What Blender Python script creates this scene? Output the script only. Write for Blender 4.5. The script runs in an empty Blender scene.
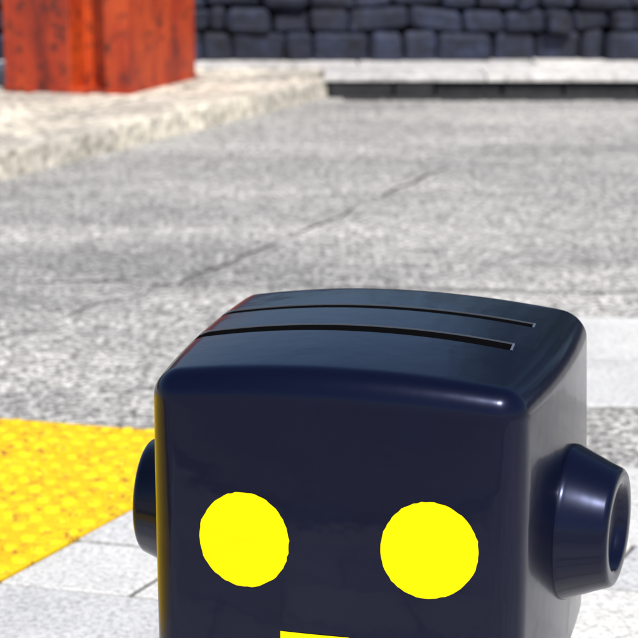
import bpy, bmesh, math, random
from mathutils import Vector, Matrix, noise
random.seed(4)
S=bpy.context.scene
col=S.collection

# ---------------------------------------------------------------- helpers
def new_mat(name):
    m=bpy.data.materials.new(name); m.use_nodes=True
    nt=m.node_tree; b=nt.nodes['Principled BSDF']
    return m,nt,b
def N(nt,t,**k):
    n=nt.nodes.new(t)
    for a,v in k.items(): setattr(n,a,v)
    return n
def ramp(nt,fac,stops):
    r=N(nt,'ShaderNodeValToRGB'); el=r.color_ramp.elements
    while len(el)<len(stops): el.new(0.5)
    for e,(p,c) in zip(el,stops):
        e.position=p; e.color=(c[0],c[1],c[2],1) if hasattr(c,'__len__') else (c,c,c,1)
    nt.links.new(fac,r.inputs[0]); return r
def tex(nt,scale,detail=3,rough=.6,sx=(1,1,1),kind='noise',coord='Object'):
    tc=N(nt,'ShaderNodeTexCoord'); mp=N(nt,'ShaderNodeMapping'); mp.inputs['Scale'].default_value=sx
    nt.links.new(tc.outputs[coord],mp.inputs[0])
    if kind=='noise':
        n=N(nt,'ShaderNodeTexNoise'); n.inputs['Scale'].default_value=scale; n.inputs['Detail'].default_value=detail; n.inputs['Roughness'].default_value=rough
        o=n.outputs[0]
    else:
        n=N(nt,'ShaderNodeTexVoronoi'); n.inputs['Scale'].default_value=scale; o=n.outputs[0]
    nt.links.new(mp.outputs[0],n.inputs['Vector']); return o
def mix(nt,a,b,fac,mode='MIX'):
    m=N(nt,'ShaderNodeMix',data_type='RGBA',blend_type=mode)
    for i,v in ((0,fac),(6,a),(7,b)):
        if hasattr(v,'links'): nt.links.new(v,m.inputs[i])
        elif i==0: m.inputs[0].default_value=v
        else: m.inputs[i].default_value=(v[0],v[1],v[2],1)
    return m.outputs[2]
def bump(nt,b,h,strength,dist):
    bp=N(nt,'ShaderNodeBump'); bp.inputs['Strength'].default_value=strength; bp.inputs['Distance'].default_value=dist
    nt.links.new(h,bp.inputs['Height']); nt.links.new(bp.outputs[0],b.inputs['Normal'])
def obj(name,verts,faces,mat=None,parent=None,smooth=False):
    me=bpy.data.meshes.new(name); me.from_pydata(verts,[],faces); me.update()
    o=bpy.data.objects.new(name,me); col.objects.link(o)
    if mat: me.materials.append(mat)
    if parent: o.parent=parent
    if smooth: me.polygons.foreach_set('use_smooth',[True]*len(me.polygons))
    return o
def bm_obj(name,bm,mat=None,parent=None,smooth=False):
    me=bpy.data.meshes.new(name); bm.to_mesh(me); bm.free()
    o=bpy.data.objects.new(name,me); col.objects.link(o)
    if mat: me.materials.append(mat)
    if parent: o.parent=parent
    if smooth: me.polygons.foreach_set('use_smooth',[True]*len(me.polygons))
    return o
def empty(name,loc=(0,0,0),rotz=0):
    e=bpy.data.objects.new(name,None); e.location=loc; e.rotation_euler=(0,0,rotz); col.objects.link(e); return e
def bbox_bm(bm,lo,hi,M=None,bev=0,seg=2):
    vs=[bm.verts.new((x,y,z)) for x in (lo[0],hi[0]) for y in (lo[1],hi[1]) for z in (lo[2],hi[2])]
    fs=[(0,1,3,2),(4,6,7,5),(0,4,5,1),(2,3,7,6),(0,2,6,4),(1,5,7,3)]
    faces=[bm.faces.new([vs[i] for i in f]) for f in fs]
    geom=vs
    if bev:
        ed=list({e for f in faces for e in f.edges})
        r=bmesh.ops.bevel(bm,geom=ed,offset=bev,segments=seg,affect='EDGES',profile=.5)
        geom=list({v for f in r['faces'] for v in f.verts})
    if M is not None:
        for v in geom: v.co=M@v.co
    return geom

# ---------------------------------------------------------------- materials
def asphalt():
    m,nt,b=new_mat('weathered_asphalt')
    big=tex(nt,.9,4,.65,(.6,1.8,1)); mid=tex(nt,13,3,.75); fine=tex(nt,48,3,.8); ag=tex(nt,110,kind='v')
    c1=ramp(nt,big,[(.34,(.28,.272,.26)),(.5,(.39,.377,.358)),(.66,(.51,.49,.462))]).outputs[0]
    c2=ramp(nt,mid,[(.32,.42),(.5,1.0),(.68,1.5)]).outputs[0]
    c=mix(nt,c1,c2,.65,'MULTIPLY')
    c3=ramp(nt,fine,[(.38,.10),(.5,1.0),(.62,2.1)]).outputs[0]
    c=mix(nt,c,c3,.85,'MULTIPLY')
    c4=ramp(nt,ag,[(.0,1.5),(.35,1.0),(.7,.5)]).outputs[0]
    c=mix(nt,c,c4,.45,'MULTIPLY')
    nt.links.new(c,b.inputs['Base Color']); b.inputs['Roughness'].default_value=.9
    bump(nt,b,ag,.6,.003); return m
def stone(name,base,var=.25,rough=.85,fs=60,blot=3,gr=(.6,1.25)):
    m,nt,b=new_mat(name)
    n1=tex(nt,blot,4,.65); n2=tex(nt,fs,3,.75)
    d=[c*(1-var) for c in base]; l=[min(1,c*(1+var)) for c in base]
    c=ramp(nt,n1,[(.3,d),(.7,l)]).outputs[0]
    c=mix(nt,c,ramp(nt,n2,[(.35,gr[0]),(.52,1),(.66,gr[1])]).outputs[0],.8,'MULTIPLY')
    at=N(nt,'ShaderNodeAttribute'); at.attribute_name='tint'
    t=ramp(nt,at.outputs['Fac'],[(0,(.80,.80,.82)),(1,(1.1,1.08,1.05))]).outputs[0]
    c=mix(nt,c,t,1.0,'MULTIPLY')
    nt.links.new(c,b.inputs['Base Color']); b.inputs['Roughness'].default_value=rough
    bump(nt,b,n2,.5,.004); return m
M_asph=asphalt()
M_slab=stone('pale_granite_slab',(.69,.685,.67),.14,.8,100,4,(.5,1.2))
M_joint=stone('joint_mortar',(.10,.095,.09),.3)
M_pave=stone('sandstone_paving',(.62,.57,.48),.38,.85,20,2.5,(.38,1.35))
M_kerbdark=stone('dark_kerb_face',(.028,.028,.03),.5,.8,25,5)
M_ledge=stone('pale_concrete_ledge',(.67,.65,.63),.22,.85,18,2,(.45,1.2))
M_wall=stone('slate_blue_stone',(.014,.018,.038),.75,.8,16,5,(.4,1.9))
def tint(o,vals_per_poly):
    a=o.data.attributes.new('tint','FLOAT','FACE')
    a.data.foreach_set('value',vals_per_poly)
def yellow_tact():
    m,nt,b=new_mat('tactile_yellow')
    n1=tex(nt,12,4,.7); n2=tex(nt,50,4,.8)
    c=ramp(nt,n1,[(.3,(.84,.56,.0)),(.6,(.95,.72,.0))]).outputs[0]
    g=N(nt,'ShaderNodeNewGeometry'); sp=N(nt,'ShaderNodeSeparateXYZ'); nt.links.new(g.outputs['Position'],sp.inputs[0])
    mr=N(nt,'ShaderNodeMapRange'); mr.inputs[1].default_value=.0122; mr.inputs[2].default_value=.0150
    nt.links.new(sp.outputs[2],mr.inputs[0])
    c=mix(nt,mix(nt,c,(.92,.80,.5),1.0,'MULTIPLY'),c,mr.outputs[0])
    c=mix(nt,c,(.30,.10,.02),ramp(nt,n2,[(.54,0),(.63,.95)]).outputs[0])
    nt.links.new(c,b.inputs['Base Color']); b.inputs['Roughness'].default_value=.75
    bump(nt,b,n2,.5,.004); return m
M_tact=yellow_tact()
def paint_yellow():
    m,nt,b=new_mat('yellow_enamel')
    n=tex(nt,40,3,.6)
    c=ramp(nt,n,[(.3,(.97,.74,.0)),(.7,(1.0,.80,.0))]).outputs[0]
    nt.links.new(c,b.inputs['Base Color']); b.inputs['Roughness'].default_value=.6
    b.inputs['Specular IOR Level'].default_value=.1
    return m
M_yel=paint_yellow()
def navy():
    m,nt,b=new_mat('navy_gloss_paint')
    n=tex(nt,9,2,.5)
    c=ramp(nt,n,[(.3,(.0014,.0018,.0095)),(.7,(.0018,.0024,.012))]).outputs[0]
    nt.links.new(c,b.inputs['Base Color'])
    b.inputs['Roughness'].default_value=.24
    b.inputs['Specular IOR Level'].default_value=.30
    b.inputs['Specular Tint'].default_value=(.50,.58,1,1)
    b.inputs['Coat Weight'].default_value=.26; b.inputs['Coat Roughness'].default_value=.075
    bp=N(nt,'ShaderNodeBump'); bp.inputs['Strength'].default_value=.16; bp.inputs['Distance'].default_value=.003
    nt.links.new(tex(nt,24,2,.5),bp.inputs['Height']); nt.links.new(bp.outputs[0],b.inputs['Coat Normal']); nt.links.new(bp.outputs[0],b.inputs['Normal'])
    return m
M_navy=navy()
m,nt,b=new_mat('slot_dark'); b.inputs['Base Color'].default_value=(.002,.002,.003,1); b.inputs['Roughness'].default_value=.8; b.inputs['Specular IOR Level'].default_value=.1; M_dark=m
def redpaint():
    m,nt,b=new_mat('vermilion_paint')
    n1=tex(nt,2.6,5,.7,(1,1,.3)); n2=tex(nt,16,4,.75)
    c=ramp(nt,n1,[(.34,(.12,.011,.005)),(.48,(.38,.034,.008)),(.66,(.62,.085,.012))]).outputs[0]
    c=mix(nt,c,(.06,.014,.010),ramp(nt,n2,[(.53,0),(.66,1)]).outputs[0])
    nt.links.new(c,b.inputs['Base Color']); b.inputs['Roughness'].default_value=.5
    bump(nt,b,n2,.3,.004); return m
M_red=redpaint()

# ---------------------------------------------------------------- ground
g=obj('ground',[(-200,-200,0),(200,-200,0),(200,300,0),(-200,300,0)],[(0,1,2,3)],M_asph)

def ribbon(name,pts,w,mat,z=.004,jit=.004):
    P=[]
    for i in range(len(pts)-1):
        a=Vector(pts[i]); b_=Vector(pts[i+1]); n=max(2,int((b_-a).length/.025))
        for k in range(n): P.append(a.lerp(b_,k/n))
    P.append(Vector(pts[-1])); vs=[];fs=[]
    for i,p in enumerate(P):
        d=(P[min(i+1,len(P)-1)]-P[max(i-1,0)]).normalized(); nrm=Vector((-d.y,d.x))
        off=nrm*(noise.noise(Vector((p.x*6,p.y*6,3)))*.03+random.uniform(-jit,jit))
        ww=w*max(.3,.8+1.3*noise.noise(Vector((p.x*4,p.y*4,9))))
        for s in (-1,1):
            q=p+off+nrm*ww*s; vs.append((q.x,q.y,z))
    for i in range(len(P)-1): fs.append((2*i,2*i+2,2*i+3,2*i+1))
    return obj(name,vs,fs,mat)
m,nt,b=new_mat('crack_fill'); b.inputs['Base Color'].default_value=(.10,.093,.085,1); b.inputs['Roughness'].default_value=.95; M_crack=m
cr=empty('asphalt_cracks')
for i,(p,w) in enumerate([([(-.42,5.02),(-.18,5.5),(.02,5.95),(.30,6.62),(.50,7.05)],.0058),
              ([(-3.5,5.15),(-.95,5.08),(-.42,5.02)],.0055),
              ([(-.42,5.02),(-.6,4.75),(-.85,4.3)],.003),
              ([(-.42,5.02),(.3,4.95),(1.2,4.85),(4,4.8)],.0045)]):
    o=ribbon('crack_%d'%i,p,w,M_crack); o.parent=cr

# ---- slabs & tactile (paving grid axes)
a1=math.radians(62); a2=math.radians(-14)
e1=Vector((math.cos(a1),math.sin(a1),0)); e2=Vector((math.cos(a2),math.sin(a2),0))
C0=Vector((-.527,2.79,0))
def quad_prism(bm,p,u,v,z0,z1,gap,bev=.003):
    nu=u.normalized(); nv=v.normalized()
    q=[p+nu*gap+nv*gap,p+u-nu*gap+nv*gap,p+u+v-nu*gap-nv*gap,p+v+nu*gap-nv*gap]
    c=sum(q,Vector())/4
    ins=[x+(c-x).normalized()*bev for x in q]
    b0=[bm.verts.new((x.x,x.y,z0)) for x in q]; b1=[bm.verts.new((x.x,x.y,z1-bev*.6)) for x in q]; b2=[bm.verts.new((x.x,x.y,z1)) for x in ins]
    out=[]
    for A,B in ((b0,b1),(b1,b2)):
        for i in range(4): out.append(bm.faces.new([A[i],A[(i+1)%4],B[(i+1)%4],B[i]]))
    out.append(bm.faces.new(b2)); return out
def finish_tinted(name,bm,fl,mat,parent=None):
    bm.normal_update(); bmesh.ops.recalc_face_normals(bm,faces=bm.faces[:])
    bm.faces.index_update(); vals=[0]*len(bm.faces)
    for f,t in fl: vals[f.index]=t
    o=bm_obj(name,bm,mat,parent); tint(o,vals); return o
def P(s,t): return C0+e1*s+e2*t
fp=empty('footpath')
bm=bmesh.new(); fl=[]
s=.87-.22*15
row=0
while s<.86-.01:
    off=.22 if row%2 else 0
    tt=0; first=True
    while tt<4.2:
        wdt=(.45-off) if first and off else .45
        first=False
        h=.011+random.uniform(-.002,.002)
        tn=random.random()
        for f in quad_prism(bm,P(s,tt),e1*.22,e2*wdt,.004,h,.0055,.004): fl.append((f,tn))
        tt+=wdt
    s+=.22; row+=1
finish_tinted('slabs',bm,fl,M_slab,fp)
q=[P(-2.6,0),P(-2.6,4.2),P(.87,4.2),P(.87,0)]
obj('bedding',[(v.x,v.y,.004) for v in q],[(0,1,2,3)],M_joint,fp)
# tactile
tp=empty('tactile_paving')
bm=bmesh.new()
rings=3;seg=9
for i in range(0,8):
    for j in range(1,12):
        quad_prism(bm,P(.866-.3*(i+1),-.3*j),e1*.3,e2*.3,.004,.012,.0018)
        if i>5 or j>8: continue
        for a in range(6):
            for b_ in range(6):
                c=P(.866-.3*(i+1)+.025+a*.05,-.3*j+.025+b_*.05)
                R=.0165*random.uniform(.85,1.1);H=.0072*random.uniform(.35,1.05)
                prev=None
                for k,(rr,hh) in enumerate(((1,0),(.82,.75),(.5,1))):
                    ring=[bm.verts.new((c.x+R*rr*math.cos(2*math.pi*u/seg),c.y+R*rr*math.sin(2*math.pi*u/seg),.0119+H*hh)) for u in range(seg)]
                    if prev:
                        for u in range(seg): bm.faces.new([prev[u],prev[(u+1)%seg],ring[(u+1)%seg],ring[u]])
                    prev=ring
                bm.faces.new(prev)
bmesh.ops.recalc_face_normals(bm,faces=bm.faces[:])
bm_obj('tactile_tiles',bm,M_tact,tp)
q=[P(-1.9,-3.3),P(-1.9,-.002),P(.872,-.002),P(.872,-3.3)]
obj('bedding',[(v.x,v.y,.0041) for v in q],[(0,1,2,3)],M_joint,tp)

# pale concrete strip on the right
cs=empty('concrete_strip')
bm=bmesh.new(); fl=[]
x0=.5
for k in range(8):
    u=Vector((.62,-.01,0)); 
    for r_ in range(2):
        p=Vector((x0+k*.62-r_*.05,4.6-k*.01-(r_+1)*.40,0))
        tn=random.random()
        for f in quad_prism(bm,p,u,Vector((.05,.40,0)),.002,.009,.0025): fl.append((f,tn))
finish_tinted('strip_slabs',bm,fl,M_slab,cs)

# ---------------------------------------------------------------- raised pavement (left) + ledge (far)
KH=.10
kd=Vector((.44,.898,0)).normalized()
kn=Vector((-kd.y,kd.x,0))
K0=Vector((-1.21,6.79,0))
pv=empty('pavement')
bm=bmesh.new(); fl=[]
L0=-6.0; L1=2.86
s=L0
while s<L1-.05:
    l=min(.62,L1-s)
    if L1-s-l<.15: l=L1-s
    tn=random.random()
    for f in quad_prism(bm,K0+kd*s,kd*l,kn*.17,-.05,KH+random.uniform(-.003,.003),.005,.014): fl.append((f,tn))
    s+=l
r=0; d=.175
while d<6:
    s=L0+(.25 if r%2 else 0)
    while s<L1+1.2+d*.6:
        p=K0+kd*s+kn*d
        if p.y<9.75 and p.x>-9:
            tn=random.random()
            for f in quad_prism(bm,p,kd*.5,kn*.30,-.05,KH-.008+random.uniform(-.006,.004),.018,.010): fl.append((f,tn))
        s+=.5
    d+=.30; r+=1
finish_tinted('paving_slabs',bm,fl,M_pave,pv)
q=[K0+kd*L0+kn*.02,K0+kd*L1+kn*.02,Vector((-.1,9.9,0)),Vector((-9,9.9,0)),K0+kd*L0+kn*9]
vs=[(v.x,v.y,KH-.022) for v in q]
obj('pavement_bed',vs,[tuple(range(len(vs)))],M_joint,pv)
lg=empty('quay_ledge')
bm=bmesh.new(); fl=[]
for yy,dd,xs in ((9.32,.5,.02),(9.83,.62,-12)):
    x=xs
    while x<14:
        l=.95+random.uniform(-.12,.12)
        tn=random.random()
        for f in quad_prism(bm,Vector((x,yy,0)),Vector((l,0,0)),Vector((0,dd,0)),.02 if yy>9.5 else .085,KH+.012+random.uniform(-.003,.003),.004,.010): fl.append((f,tn))
        x+=l
finish_tinted('ledge_slabs',bm,fl,M_ledge,lg)
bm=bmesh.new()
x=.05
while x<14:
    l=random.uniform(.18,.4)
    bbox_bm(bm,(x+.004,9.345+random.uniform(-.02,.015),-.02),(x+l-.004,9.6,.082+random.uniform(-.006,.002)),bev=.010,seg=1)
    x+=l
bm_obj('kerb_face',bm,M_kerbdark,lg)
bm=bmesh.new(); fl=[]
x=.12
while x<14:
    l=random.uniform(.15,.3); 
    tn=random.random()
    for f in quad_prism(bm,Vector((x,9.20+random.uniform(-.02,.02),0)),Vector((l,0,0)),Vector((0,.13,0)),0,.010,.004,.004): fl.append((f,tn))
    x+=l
finish_tinted('kerb_foot_setts',bm,fl,M_kerbdark,lg)  # dark row of setts along the foot of the kerb

# ---------------------------------------------------------------- stone wall
bm=bmesh.new(); fl=[]
z=.02; r=0
while z<1.5:
    h=random.choice((.13,.11,.09,.08)) if r else .24
    x=-14+random.uniform(0,.3)
    while x<14:
        l=random.uniform(.10,.34); dy=random.uniform(-.05,.05)
        before=set(bm.faces)
        g_=bbox_bm(bm,(x+.003,10.10+dy+r*.03,z+.002),(x+l-.003,11.1,z+h-.002),bev=.024,seg=1)
        tn=random.random()
        for f in set(bm.faces)-before: fl.append((f,tn))
        x+=l
    z+=h; r+=1
for v in bm.verts:
    v.co+=noise.noise_vector(v.co*5)*.035
sw=empty('stone_wall')
finish_tinted('blocks',bm,fl,M_wall,sw)
bm=bmesh.new(); bbox_bm(bm,(-14,10.60,0),(14,11.2,z-.02)); bm_obj('wall_core',bm,M_joint,sw)
bm=bmesh.new()
x=-14
while x<14:
    bbox_bm(bm,(x+.004,10.5,z+.012),(x+.796,11.28,z+.10),bev=.012); x+=.8
bm_obj('coping',bm,M_wall,sw)

# ---------------------------------------------------------------- unseen trees beyond the wall, added to darken the head's sky reflection
m,nt,b=new_mat('bark'); b.inputs['Base Color'].default_value=(.05,.038,.028,1); b.inputs['Roughness'].default_value=.9; M_bark=m
m,nt,b=new_mat('leaves')
at=N(nt,'ShaderNodeAttribute'); at.attribute_name='tint'
nt.links.new(ramp(nt,at.outputs['Fac'],[(0,(.018,.035,.012)),(1,(.06,.10,.03))]).outputs[0],b.inputs['Base Color']); b.inputs['Roughness'].default_value=.7; M_leaf=m
def tree(x,y,H,R):
    t=empty('unseen_reflection_tree',(x,y,0))
    vs=[];fs=[]
    def limb(a,b_,r0,r1,sg=7):
        a=Vector(a);b_=Vector(b_); d=(b_-a).normalized(); u=d.orthogonal().normalized(); v=d.cross(u); base=len(vs)
        for p,r in ((a,r0),((a+b_)/2+u*.06,(r0+r1)/2),(b_,r1)):
            for k in range(sg):
                an=2*math.pi*k/sg; q=p+(u*math.cos(an)+v*math.sin(an))*r; vs.append(tuple(q))
        for i in range(2):
            for k in range(sg): fs.append((base+i*sg+k,base+i*sg+(k+1)%sg,base+(i+1)*sg+(k+1)%sg,base+(i+1)*sg+k))
    limb((0,0,0),(.1,0,H*.45),.22,.14); 
    tips=[]
    for k in range(9):
        a=k*2.4; e=Vector((math.cos(a)*R*.6,math.sin(a)*R*.6,H*(.5+.045*k))); limb((.08,0,H*(.25+.02*k)),e,.09,.03); tips.append(e)
    obj('trunk',vs,fs,M_bark,t,True)
    lv=[];lf=[];tv=[]
    cl=tips+[Vector((random.gauss(0,R*.45),random.gauss(0,R*.45),H*random.uniform(.3,1.0))) for _ in range(34)]
    for c in cl:
        cr_=R*random.uniform(.22,.42); tn=random.random()
        for _ in range(75):
            p=c+Vector((random.gauss(0,1),random.gauss(0,1),random.gauss(0,.8)))*cr_*.6
            u=Vector((random.gauss(0,1),random.gauss(0,1),random.gauss(0,1))).normalized(); v=u.orthogonal().normalized(); sz=random.uniform(.09,.19)
            i0=len(lv); lv+= [tuple(p-u*sz),tuple(p+v*sz*.5),tuple(p+u*sz),tuple(p-v*sz*.5)]; lf.append((i0,i0+1,i0+2,i0+3)); tv.append(min(1,max(0,tn+random.uniform(-.3,.3))))
    o=obj('crown',lv,lf,M_leaf,t); tint(o,tv)
for (x,y,H,R) in ((3.6,15,7,2.0),(7.2,16,7.2,2.4),(11,15,6.2,2.2)):
    tree(x,y,H,R)

# ---------------------------------------------------------------- red steel column
rc=empty('steel_column',(-1.09,9.16,KH),math.radians(-20))
W=.335;D=.40
bm=bmesh.new()
Hh=1.05
prof=[(-W,-D),(.03,-D),(.03,-D+.16),(.21,-D+.16),(.21,-D),(W,-D),(W,D),(-W,D)]
zs=[0,.35,.7,Hh]
rings=[[bm.verts.new((x,y,zz)) for x,y in prof] for zz in zs]
for a,b2 in zip(rings,rings[1:]):
    for i in range(8): bm.faces.new([a[i],a[(i+1)%8],b2[(i+1)%8],b2[i]])
bm.faces.new(rings[-1]); bm.faces.new(rings[0][::-1])
bmesh.ops.recalc_face_normals(bm,faces=bm.faces[:])
o=bm_obj('shaft',bm,M_red,rc)
md=o.modifiers.new('b','BEVEL'); md.width=.008; md.segments=2; md.limit_method='ANGLE'
bm=bmesh.new(); bbox_bm(bm,(-W-.008,-D-.008,-.02),(W+.008,D+.008,.014),bev=.004); bm_obj('base_plate',bm,M_red,rc)
bm=bmesh.new(); bbox_bm(bm,(-W-.03,-D-.03,Hh+.002),(W+.03,D+.03,Hh+.08),bev=.01); bm_obj('cap',bm,M_red,rc)

# ---------------------------------------------------------------- toaster robot
TH=math.radians(-12.5)
rb=empty('toaster_robot_statue',(.054,1.91,0),TH)
hw,hd,hh=.19,.19,.19; zc=.46; RR=.026
def deform(p):
    x,y,z=p; bx=max(-1,min(1,x/hw)); by=max(-1,min(1,y/hd)); bz=max(-1,min(1,(z-zc)/hh))
    nx=x+bx*(.013*(1-by*by)*(1-.3*bz*bz)+(.040-.006*max(0,bz) if bx>0 else .004)*(by+1)/2)
    ny=y+by*.018*(1-bx*bx)*(1-bz*bz*.35)
    nz=z+(bz if bz>0 else bz*.2)*(.021*(1-bx*bx)*(1-.25*by*by))
    return Vector((nx,ny,nz))
bm=bmesh.new()
n=64
vmap={}
def gv(k):
    if k in vmap: return vmap[k]
    p=[(-1+2*c/n) for c in k]
    q=Vector([math.sin(c*math.pi/2)*h_ for c,h_ in zip(p,(hw,hd,hh))])
    inner=Vector([max(-(h_-RR),min(h_-RR,c)) for c,h_ in zip(q,(hw,hd,hh))])
    dlt=q-inner
    q=inner+dlt.normalized()*RR if dlt.length>1e-9 else q
    v=bm.verts.new(deform((q.x,q.y,q.z+zc))); vmap[k]=v; return v
for ax in range(3):
    for side in (0,n):
        for i in range(n):
            for j in range(n):
                ks=[]
                for (a,c) in ((i,j),(i+1,j),(i+1,j+1),(i,j+1)):
                    k=[0,0,0]; k[ax]=side; k[(ax+1)%3]=a; k[(ax+2)%3]=c; ks.append(tuple(k))
                vs=[gv(k) for k in ks]
                if side==0: vs=vs[::-1]
                bm.faces.new(vs)
bmesh.ops.recalc_face_normals(bm,faces=bm.faces[:])
head=bm_obj('head',bm,M_navy,rb,True)
SL=((-.030,.0135,-.186,.160),(.072,.009,-.186,.172))
cut=bmesh.new()
for yy,hwid,x0_,x1_ in SL:
    bbox_bm(cut,(x0_,yy-hwid,zc+hh-.045),(x1_,yy+hwid,zc+hh+.08))
cutter=bm_obj('slot_cutter',cut,M_dark); cutter.parent=rb
bpy.context.view_layer.update()
md=head.modifiers.new('slots','BOOLEAN'); md.object=cutter; md.operation='DIFFERENCE'; md.solver='EXACT'; md.material_mode='TRANSFER'
dg=bpy.context.evaluated_depsgraph_get()
me2=bpy.data.meshes.new_from_object(head.evaluated_get(dg)); head.modifiers.clear(); head.data=me2
bpy.data.objects.remove(cutter)
for p in me2.polygons:
    if me2.materials[p.material_index]==M_dark: p.use_smooth=False
bm=bmesh.new(); bm.from_mesh(me2)
lip_edges=[]
for e in bm.edges:
    if len(e.link_faces)==2 and e.link_faces[0].material_index!=e.link_faces[1].material_index:
        e.smooth=False; lip_edges.append((e.verts[0].co.copy(),e.verts[1].co.copy()))
bm.to_mesh(me2); bm.free()
m,nt,b=new_mat('highlight_lip'); b.inputs['Base Color'].default_value=(.55,.58,.66,1); b.inputs['Metallic'].default_value=.9; b.inputs['Roughness'].default_value=.3; M_lip=m  # pale metallic strip added as a highlight along the slot edges
vs=[];fs=[]
for a,c in lip_edges:
    for yy,hwid,x0_,x1_ in SL:
        far=abs(a.y-(yy+hwid))<.0008 and abs(c.y-(yy+hwid))<.0008
        end=abs(a.x-x1_)<.0008 and abs(c.x-x1_)<.0008 and abs(a.y-yy)<hwid+.002
        if far or end:
            o_=Vector((0,.0007,0)) if far else Vector((.0016,0,0))
            i0=len(vs)
            for p in (a,c):
                vs.append(tuple(p+Vector((0,0,-.0010))-o_*.3)); vs.append(tuple(p+Vector((0,0,.0005))-o_*.3)); vs.append(tuple(p+o_+Vector((0,0,.0004)))); vs.append(tuple(p+o_*1.4+Vector((0,0,-.001))))
            for k in range(3): fs.append((i0+k,i0+4+k,i0+5+k,i0+k+1))
obj('slot_highlight_lips',vs,fs,M_lip,rb)
# eyes
def face_disc(name,cx,cz,R,yoff=-.0009,seg=72,rings=8):
    vs=[];fs=[]
    def pt(x,z):
        q=deform((x,-hd,z)); return (q.x,q.y+yoff,q.z)
    vs.append(pt(cx,cz))
    for r in range(1,rings+1):
        for k in range(seg):
            a=2*math.pi*k/seg
            rr=R*r/rings
            if r==rings: rr*=1+noise.noise(Vector((math.cos(a)*14,math.sin(a)*14,cx*50)))*.022
            vs.append(pt(cx+rr*math.cos(a),cz+rr*math.sin(a)))
    for k in range(seg): fs.append((0,1+k,1+(k+1)%seg))
    for r in range(rings-1):
        for k in range(seg):
            a=1+r*seg+k;b_=1+r*seg+(k+1)%seg
            fs.append((a,a+seg,b_+seg,b_))
    return obj(name,vs,fs,M_yel,rb,True)
face_disc('eye_left',-.0885,.4855,.0482)
face_disc('eye_right',.102,.489,.0486)
def face_rect(name,x0_,x1_,z0_,z1_):
    nx,nz=16,4; vs=[];fs=[]
    for j in range(nz+1):
        for i in range(nx+1):
            q=deform((x0_+(x1_-x0_)*i/nx,-hd,z0_+(z1_-z0_)*j/nz)); vs.append((q.x,q.y-.0009,q.z))
    for j in range(nz):
        for i in range(nx):
            a=j*(nx+1)+i; fs.append((a,a+1,a+nx+2,a+nx+1))
    return obj(name,vs,fs,M_yel,rb,True)
face_rect('mouth',-.050,.022,.357,.3935)
def lathe(name,prof,seg=72,mat=M_navy):
    vs=[];fs=[]
    for (a,r) in prof:
        for k in range(seg):
            t=2*math.pi*k/seg; vs.append((a,r*math.cos(t),r*math.sin(t)))
    for i in range(len(prof)-1):
        for k in range(seg):
            fs.append((i*seg+k,i*seg+(k+1)%seg,(i+1)*seg+(k+1)%seg,(i+1)*seg+k))
    fs.append(tuple(range((len(prof)-1)*seg,len(prof)*seg)))
    o=obj(name,vs,fs,mat,rb,True)
    bm=bmesh.new(); bm.from_mesh(o.data); bmesh.ops.recalc_face_normals(bm,faces=bm.faces[:]); bm.to_mesh(o.data); bm.free()
    return o
prof=[(-.03,.086),(.001,.086),(.006,.0855),(.009,.084),(.012,.0825),(.026,.0765),(.040,.0705),(.0505,.0665),(.054,.065),(.0562,.0625),(.057,.0595),(.0566,.050),(.055,.047),(.046,.044),(.042,.041),(.041,.004)]
er=lathe('ear_right',prof); er.location=(.222,.012,.454); er.rotation_euler=(0,0,math.radians(-9))
el=lathe('ear_left',prof); el.location=(-.198,.0,.452); el.rotation_euler=(0,0,math.pi)
def rbox(name,lo,hi,bev=.02,mat=M_navy):
    bm=bmesh.new(); bbox_bm(bm,lo,hi,bev=bev,seg=4); return bm_obj(name,bm,mat,rb,True)
rbox('neck',(-.07,-.07,.235),(.07,.07,.285),.01)
rbox('torso',(-.13,-.10,.10),(.13,.10,.236),.02)
for s_ in (-1,1):
    k=1 if s_<0 else 2
    rbox('leg_%d'%k,(s_*.075-.035,-.04,.03),(s_*.075+.035,.04,.105),.01)
    rbox('foot_%d'%k,(s_*.08-.05,-.10,.010),(s_*.08+.05,.07,.045),.012)
    rbox('arm_%d'%k,(s_*.16-.022,-.03,.09),(s_*.16+.022,.03,.225),.015)

# ---------------------------------------------------------------- light, world, camera
elv=math.radians(54); az=math.radians(158)
sd=Vector((math.sin(az)*math.cos(elv),math.cos(az)*math.cos(elv),math.sin(elv)))
sl=bpy.data.lights.new('sun','SUN'); sl.energy=5.0; sl.angle=math.radians(.5); sl.color=(1,.96,.89)
so=bpy.data.objects.new('sun',sl); col.objects.link(so); so.rotation_euler=sd.to_track_quat('Z','Y').to_euler(); so.location=sd*30
w=bpy.data.worlds.new('World'); S.world=w; w.use_nodes=True
nt=w.node_tree; sk=nt.nodes.new('ShaderNodeTexSky'); sk.sky_type='NISHITA'; sk.sun_disc=False
sk.sun_elevation=elv; sk.sun_rotation=az; sk.ozone_density=2.5
bg=nt.nodes['Background']; bg.inputs[1].default_value=.11; nt.links.new(sk.outputs[0],bg.inputs[0])
S.view_settings.view_transform='Standard'; S.view_settings.look='None'; S.view_settings.exposure=0
cam=bpy.data.cameras.new('camera'); co=bpy.data.objects.new('camera',cam); col.objects.link(co)
co.location=(0,0,1.15); co.rotation_euler=(math.radians(90-14),0,0)
cam.sensor_width=36; cam.lens=36*1809/638; cam.clip_end=1000
cam.dof.use_dof=True; cam.dof.focus_distance=1.85; cam.dof.aperture_fstop=10
S.camera=co
